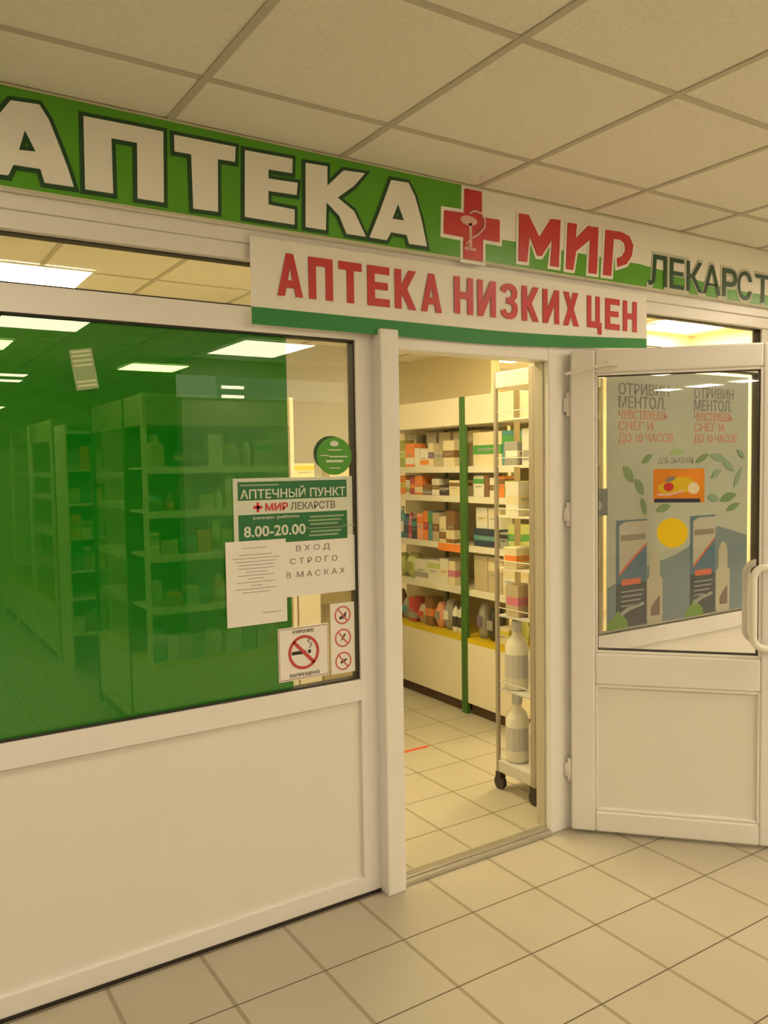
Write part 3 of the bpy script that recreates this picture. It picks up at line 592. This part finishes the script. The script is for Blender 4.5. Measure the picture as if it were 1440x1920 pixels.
def product(cs, kind, x, y, z, w_, h, d, col, band, label, group, tilt=0.):
    """one item standing on a shelf of case cs, built in its own frame, base at z"""
    nm = {'box': 'medicine_box', 'bottle': 'bottle', 'bag': 'product_bag', 'tube': 'cream_tube'}[kind]
    if kind == 'box': mb = MB().box(-w_ / 2, w_ / 2, 0, d, 0, h); bv = .0015
    elif kind == 'bottle':
        r = w_ / 2; mb = MB().lathe([(r * .9, 0), (r, h * .03), (r, h * .62), (r * .8, h * .72), (r * .38, h * .80), (r * .38, h * .86)], 0, r, 14); bv = 0
    elif kind == 'tube':
        mb = MB(); r = w_ / 2; v = []
        mb.add([(-r, r - .004, h), (r, r - .004, h), (r, r + .004, h), (-r, r + .004, h)] + [(r * .7 * math.cos(a * math.pi / 4), r + r * .7 * math.sin(a * math.pi / 4), 0) for a in range(8)],
               [(0, 1, 2, 3), (4, 5, 6, 7, 8, 9, 10, 11), (0, 3, 8, 7), (1, 4, 5, 2), (2, 5, 6), (2, 6, 7, 3), (0, 8, 9), (0, 9, 10, 1), (1, 10, 11), (1, 11, 4), (3, 7, 8)][:2] + [(1, 11, 4, 5, 2), (2, 5, 6), (2, 6, 3), (3, 6, 7), (3, 7, 8, 9, 0), (0, 9, 10), (0, 10, 1), (1, 10, 11)]); bv = 0
    else:
        mb = MB(); n = 10; mrg = 7; v = []; f = []
        rr = random.Random(int(x * 1000 + z * 7000))
        for i in range(mrg):
            tt = i / (mrg - 1); sc = math.sin((.12 + tt * .8) * math.pi) ** .5
            for k in range(n):
                a = k * 2 * math.pi / n; j = 1 + rr.uniform(-.10, .10)
                v.append((w_ / 2 * sc * j * math.cos(a), d / 2 + d / 2 * sc * j * math.sin(a), h * tt))
        for i in range(mrg - 1):
            for k in range(n): f.append((i * n + k, i * n + (k + 1) % n, (i + 1) * n + (k + 1) % n, (i + 1) * n + k))
        f += [tuple(range(n))[::-1], tuple((mrg - 1) * n + k for k in range(n))]; mb.add(v, f); bv = 0
    o = mk(nm, mb, pmat(col), None, local=True, bevel=bv, smooth=kind in ('bag', 'bottle'))
    if band:
        if kind == 'box':
            k = (int(x * 977) % 3)
            zz = [(.62, .86), (.12, .40), (.35, .62)][k]
            mk('colour_band', MB().box(-w_ / 2 - .0006, w_ / 2 + .0006, -.0008, d * .9, h * zz[0], h * zz[1]), pmat(band), o, local=True)
            mk('printed_text', MB().box(-w_ * .32, w_ * .30, -.0012, -.0002, h * .48, h * .52).box(-w_ * .32, w_ * .12, -.0012, -.0002, h * .44, h * .455), pmat('grey' if col != 'grey' else 'black'), o, local=True)
        elif kind == 'bottle':
            r = w_ / 2
            mk('cap', MB().lathe([(r * .45, h * .86), (r * .45, h), (r * .40, h)], 0, r, 12), pmat(band), o, local=True)
            mk('bottle_label', MB().lathe([(r * 1.01, h * .18), (r * 1.01, h * .52)], 0, r, 14), pmat(band), o, local=True)
        else:
            mk('printed_patch', MB().box(-w_ * .25, w_ * .25, -.003 if kind == 'bag' else .0, .004, h * .35, h * .65), pmat(band), o, local=True)
    if cs:
        c, s = math.cos(cs.rotation_euler.z), math.sin(cs.rotation_euler.z)
        o.location = (cs.location.x + x * c - y * s, cs.location.y + x * s + y * c, cs.location.z + z)
        o.rotation_euler = (0, 0, cs.rotation_euler.z + tilt)
    else: o.location = (x, y, z); o.rotation_euler = (0, 0, tilt)
    tag(o, label, {'box': 'box', 'bottle': 'bottle', 'bag': 'bag', 'tube': 'tube'}[kind], group); return o
WORD = {'box': 'box', 'bottle': 'bottle', 'bag': 'pack', 'tube': 'tube'}
def fill(cs, casename, shelves, gap=.006):
    for zi, shname, x, items in shelves:
        for k, it in enumerate(items):
            kind, w_, h, d, col, band = it[:6]; yy = it[6] if len(it) > 6 else .05
            bt = f', {band} band' if band and kind == 'box' else (f', {band} cap' if band and kind == 'bottle' else '')
            lab = f'{col} {WORD[kind]}{bt}, {ORD[k]} from left on {shname} of the {casename}'
            product(cs, kind, x + w_ / 2, yy, SH[zi] + (.001 if zi < 4 else -.001) if isinstance(zi, int) else zi, w_, h, d, col, band, lab, f'items on the {shname} of the {casename}')
            x += w_ + gap
B = 'box'; G = 'bag'; T = 'bottle'; U = 'tube'
cA = case('tall cream display case with full shelves left of the green post inside the doorway', (3.2, 2.76, 0), -math.pi / 2, 1.2)
cB = case('narrow display case right of the green post, partly behind the metal rack', (3.2, 1.53, 0), -math.pi / 2, .48, post2=pbr('post_brown', (.34, .27, .13), .5))
fill(cA, 'left case', [
    (0, 'top shelf', .30, [(B, .10, .15, .1, 'white', 'green'), (B, .09, .19, .08, 'olive', 'lime'), (B, .11, .165, .1, 'orange', 'white'), (B, .06, .13, .1, 'white', None), (B, .09, .12, .1, 'white', 'orange'), (B, .055, .16, .1, 'cream', 'purple'), (B, .10, .10, .1, 'beige', 'grey'), (B, .12, .17, .1, 'cream', 'brown')]),
    (1, 'second shelf', .30, [(B, .10, .09, .1, 'cream', 'brown'), (B, .09, .13, .1, 'orange', 'yellow'), (B, .05, .10, .1, 'white', 'olive'), (B, .05, .12, .1, 'crimson', 'orange'), (B, .09, .13, .1, 'orange', 'cream'), (B, .10, .07, .12, 'brown', 'grey'), (B, .08, .11, .1, 'white', 'brown'), (B, .10, .06, .12, 'black', 'grey'), (B, .11, .10, .12, 'cream', 'brown')]),
    (2, 'third shelf', .30, [(B, .08, .16, .1, 'grey', 'pink'), (T, .06, .22, .06, 'teal', 'white'), (T, .055, .17, .05, 'blue', 'navy'), (T, .05, .18, .05, 'pink', 'crimson'), (B, .06, .14, .1, 'navy', 'teal'), (B, .07, .18, .1, 'salmon', 'orange'), (B, .05, .20, .1, 'orange', 'red'), (B, .045, .20, .1, 'teal', 'green'), (B, .07, .19, .1, 'beige', 'brown'), (B, .07, .17, .1, 'cream', 'brown'), (B, .09, .21, .1, 'brown', 'cream')]),
    (3, 'fourth shelf', .30, [(G, .14, .16, .12, 'lime', 'white'), (G, .15, .17, .13, 'lime', 'olive'), (B, .15, .14, .12, 'white', 'grey'), (B, .13, .15, .12, 'white', 'lime'), (B, .09, .17, .12, 'white', 'cream'), (B, .07, .16, .1, 'cream', 'pink')]),
    (4, 'bottom shelf', .30, [(G, .10, .20, .1, 'brown', None), (G, .11, .15, .1, 'grey', 'teal'), (B, .07, .17, .09, 'red', 'grey'), (G, .12, .13, .1, 'beige', 'red'), (B, .08, .19, .1, 'brown', 'orange'), (G, .09, .17, .1, 'salmon', 'grey'), (G, .10, .20, .1, 'grey', 'white'), (T, .05, .20, .05, 'white', 'black'), (T, .05, .20, .05, 'white', 'black')])])
fill(cB, 'right case', [
    (0, 'top shelf', .03, [(B, .27, .21, .14, 'cream', 'green'), (B, .07, .21, .14, 'teal', 'green'), (B, .07, .14, .1, 'white', 'teal')]),
    (1, 'second shelf', .03, [(B, .10, .13, .1, 'white', 'green'), (B, .045, .14, .1, 'brown', None), (B, .08, .12, .1, 'white', 'brown'), (B, .045, .13, .1, 'orange', 'brown'), (B, .10, .10, .1, 'lime', 'olive')]),
    (2, 'third shelf', .03, [(B, .24, .11, .16, 'navy', 'teal'), (B, .07, .10, .1, 'grey', 'black'), (B, .10, .15, .1, 'lime', 'green')]),
    (3, 'fourth shelf', .03, [(B, .13, .22, .1, 'beige', None), (B, .13, .22, .1, 'beige', 'cream'), (B, .12, .17, .1, 'cream', 'white')]),
    (4, 'bottom shelf', .03, [(G, .09, .22, .1, 'grey', 'purple'), (G, .10, .20, .12, 'black', 'grey'), (B, .12, .10, .1, 'cream', 'yellow'), (G, .10, .18, .1, 'olive', 'salmon')])])
# second layer: white cartons on top of the fronts row of the top shelf, and white boxes on the third shelf of the right case
for k, (x, w_, c) in enumerate(((.33, .10, 'white'), (.55, .12, 'white'), (.70, .13, 'cream'), (.86, .10, 'white'), (1.0, .14, 'cream'))):
    product(cA, B, x + w_ / 2, .20, 1.576, w_, .235, .12, c, None, f'tall {c} carton, {ORD[k]} from left of the rear row, left case top shelf', 'rear cartons on the top shelf of the left case')
for k, (x, w_) in enumerate(((.04, .11), (.16, .11))):
    product(cB, B, x + w_ / 2, .06, 1.076 + .1115, w_, .13, .1, 'white', 'cream', f'white box stacked on the navy box, right case, {ORD[k]} from left', 'boxes on the navy box in the right case')
mk('orange_tag', MB().box(.93, 1.17, .012, .020, 1.025, 1.075), pmat('orange'), cA, local=True)

# cases behind the green film
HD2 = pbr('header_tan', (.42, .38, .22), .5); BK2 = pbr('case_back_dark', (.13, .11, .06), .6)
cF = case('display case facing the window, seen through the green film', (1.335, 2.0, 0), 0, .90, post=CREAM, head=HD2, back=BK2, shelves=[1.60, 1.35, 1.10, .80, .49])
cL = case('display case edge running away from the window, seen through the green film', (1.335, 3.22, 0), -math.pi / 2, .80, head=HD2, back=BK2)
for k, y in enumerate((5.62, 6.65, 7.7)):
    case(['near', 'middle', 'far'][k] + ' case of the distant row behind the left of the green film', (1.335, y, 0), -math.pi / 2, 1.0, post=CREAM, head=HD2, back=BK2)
cols = ['white', 'cream', 'grey', 'teal', 'brown', 'green', 'orange', 'beige', 'navy', 'lime']
rg = random.Random(11)
def rnd(n, wmin=.05, wmax=.12, hmax=.2):
    return [(rg.choice([B, B, B, T, G]), rg.uniform(wmin, wmax), rg.uniform(.08, hmax), .08, rg.choice(cols), rg.choice(cols)) for _ in range(n)]
for z, nm in ((1.601, 'top shelf'), (1.351, 'second shelf'), (1.101, 'third shelf'), (.801, 'fourth shelf'), (.489, 'bottom shelf')):
    it = []; tot = 0
    while tot < .74:
        q_ = rnd(1)[0]; it.append(q_); tot += q_[1] + .01
    fill(cF, 'case behind the film', [(z, nm, .03, it)], .01)
# open shelf unit facing the window at the end of the left aisle
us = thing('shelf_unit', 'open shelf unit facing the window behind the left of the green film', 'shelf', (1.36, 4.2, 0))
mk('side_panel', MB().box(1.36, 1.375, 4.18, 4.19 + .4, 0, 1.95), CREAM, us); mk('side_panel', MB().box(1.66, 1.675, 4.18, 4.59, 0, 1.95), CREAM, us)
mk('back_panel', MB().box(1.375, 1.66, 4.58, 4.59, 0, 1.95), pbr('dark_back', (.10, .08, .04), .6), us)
for z in (.30, .58, .80, 1.06, 1.33, 1.60, 1.90):
    mk('shelf', MB().box(1.375, 1.66, 4.19, 4.58, z - .02, z), CREAM, us)
for k, (z, nm) in enumerate(((.30, 'lowest'), (.80, 'third'), (1.06, 'fourth'), (1.33, 'fifth'), (1.60, 'sixth'))):
    x = 1.39
    for j, (w_, c, bnd) in enumerate(((.08, cols[(k * 3) % 10], cols[(k * 3 + 1) % 10]), (.07, cols[(k * 3 + 4) % 10], cols[(k + 2) % 10]), (.09, cols[(k * 3 + 7) % 10], cols[(k + 5) % 10]))):
        product(None, B, x + w_ / 2, 4.22, z + .001, w_, .12 + .03 * ((k + j) % 3), .1, c, bnd, f'{c} box on the {nm} shelf up of the open shelf unit, {ORD[j]} from left', 'boxes in the open shelf unit'); x += w_ + .006

# low cupboard beside the film edge, with cartons on top
lc = thing('low_cupboard', 'cream counter cupboard seen through the clear strip of the window', 'cupboard', (2.27, 2.0, 0))
mk('cupboard_body', MB().box(2.262, 2.415, 2.0, 2.4, .0, 1.50), CREAM, lc, bevel=.003)
mk('open_side', MB().box(2.44, 2.86, 2.15, 2.19, .0, 1.14).box(2.44, 2.86, 2.19, 2.4, .0, .05), pbr('tan_board', (.50, .42, .20), .6), lc)
mk('counter_top', MB().box(2.415, 2.90, 2.0, 2.42, .72, .775).box(2.415, 2.44, 2.02, 2.4, .0, .72).box(2.415, 2.90, 2.02, 2.42, 1.44, 1.50), pbr('brown_board', (.30, .24, .11), .6), lc)
product(None, B, 2.34, 2.04, 1.501, .14, .11, .10, 'cream', 'yellow', 'cream carton with a yellow band on the cupboard left of the round green sticker', None)
product(None, B, 2.62, 2.04, 1.501, .20, .10, .10, 'cream', None, 'plain cream carton on the cupboard behind the round green sticker', None)
tape = tag(mk('floor_tape', MB().box(2.05, 2.64, 1.165, 1.190, .0005, .0015), pbr('red_tape', (.75, .10, .03), .5)), 'short strip of red tape on the shop floor inside the doorway', 'tape')

# ---------------------------------------------------------------- metal display rack by the doorway
rk = thing('display_rack', 'tall wheeled metal display rack just inside the right of the doorway', 'rack', (2.78, .36, 0))
RX0, RX1, RY0, RY1 = 2.565, 3.02, .225, .500
STEEL = pbr('rack_steel', (.42, .37, .30), .45, metal=.35)
STEELW = pbr('rack_white', (.62, .60, .55), .4)
mk('corner_post', MB().box(RX0, RX0 + .032, RY0, RY0 + .032, .085, 2.03), STEEL, rk, bevel=.004)
for x, y in ((RX0, RY1 - .018), (RX1 - .018, RY0), (RX1 - .018, RY1 - .018)):
    mk('corner_post', MB().box(x, x + .018, y, y + .018, .085, 2.03), STEEL, rk, bevel=.003)
mk('base_tray', MB().box(RX0 + .002, RX1 - .002, RY0 + .002, RY1 - .002, .087, .145), STEELW, rk, bevel=.004)
mk('top_tray', MB().box(RX0 + .002, RX1 - .002, RY0 + .002, RY1 - .002, 1.945, 2.022), CREAM, rk, bevel=.004)
for z in (.50, .86, 1.09, 1.34, 1.58, 1.80):
    s = MB().box(RX0 + .01, RX1 - .01, RY0 + .01, RY1 - .01, z - .008, z)
    s.tube([(RX0 + .01, RY0 + .01, z + .035), (RX0 + .01, RY1 - .01, z + .035)], .0025, 6).tube([(RX0 + .01, RY0 + .012, z + .035), (RX1 - .01, RY0 + .012, z + .035)], .0025, 6)
    mk('shelf', s, CREAM if z > 1 else STEELW, rk)
for x, y in ((RX0 + .015, RY0 + .015), (RX0 + .015, RY1 - .015), (RX1 - .015, RY0 + .015), (RX1 - .015, RY1 - .015)):
    cst = mk('castor', MB().box(x - .016, x + .016, y - .018, y + .018, .055, .086), RUB, rk)
    mk('wheel', MB().tube([(x - .012, y, .033), (x + .012, y, .033)], .033, 16), RUB, cst, smooth=True)
mk('price_card', MB().box(RX0 + .045, RX0 + .12, RY0 - .004, RY0 - .001, 1.085, 1.28), pbr('card_lilac', (.55, .53, .55), .5), rk)
mk('price_card_edge', MB().box(RX0 + .040, RX0 + .12, RY0 - .006, RY0 - .004, 1.080, 1.090), pmat('navy'), rk)
gr = 'items on the metal rack'
k = 0
for z, nm, its in ((.146, 'bottom', [(T, .115, .33, 'white', 'silver', .37), (T, .108, .31, 'white', 'silver', .247), (B, .12, .30, 'white', 'teal', .26)]),
                   (.501, 'second', [(T, .115, .33, 'white', 'silver', .37), (T, .108, .31, 'white', 'silver', .247), (B, .12, .26, 'white', 'lime', .26)]),
                   (.861, 'third', [(B, .10, .15, 'beige', 'pink', .36), (B, .09, .17, 'cream', 'salmon', .24), (B, .12, .15, 'beige', 'red', .26)]),
                   (1.091, 'fourth', [(B, .12, .10, 'cream', 'orange', .36), (G, .10, .18, 'lime', 'olive', .24), (B, .12, .2, 'white', 'navy', .26)]),
                   (1.341, 'fifth', [(B, .09, .16, 'white', 'cream', .36), (G, .10, .15, 'olive', 'lime', .24), (B, .12, .18, 'cream', 'brown', .26)]),
                   (1.581, 'sixth', [(B, .10, .11, 'grey', 'white', .36), (B, .12, .17, 'white', 'grey', .26)]),
                   ):
    for j, (kd, w_, h, c, bnd, yy) in enumerate(its):
        x = (RX0 + .075 if j < 2 else RX0 + .26) + (.03 if j == 1 else 0)
        product(None, kd, x, yy, z, w_, h, .09, c, bnd, f'{c} {WORD[kd]} on the {nm} shelf of the metal rack, ' + ['at the rear left', 'at the front left', 'right of the others'][j], gr)
bpy.context.view_layer.update()
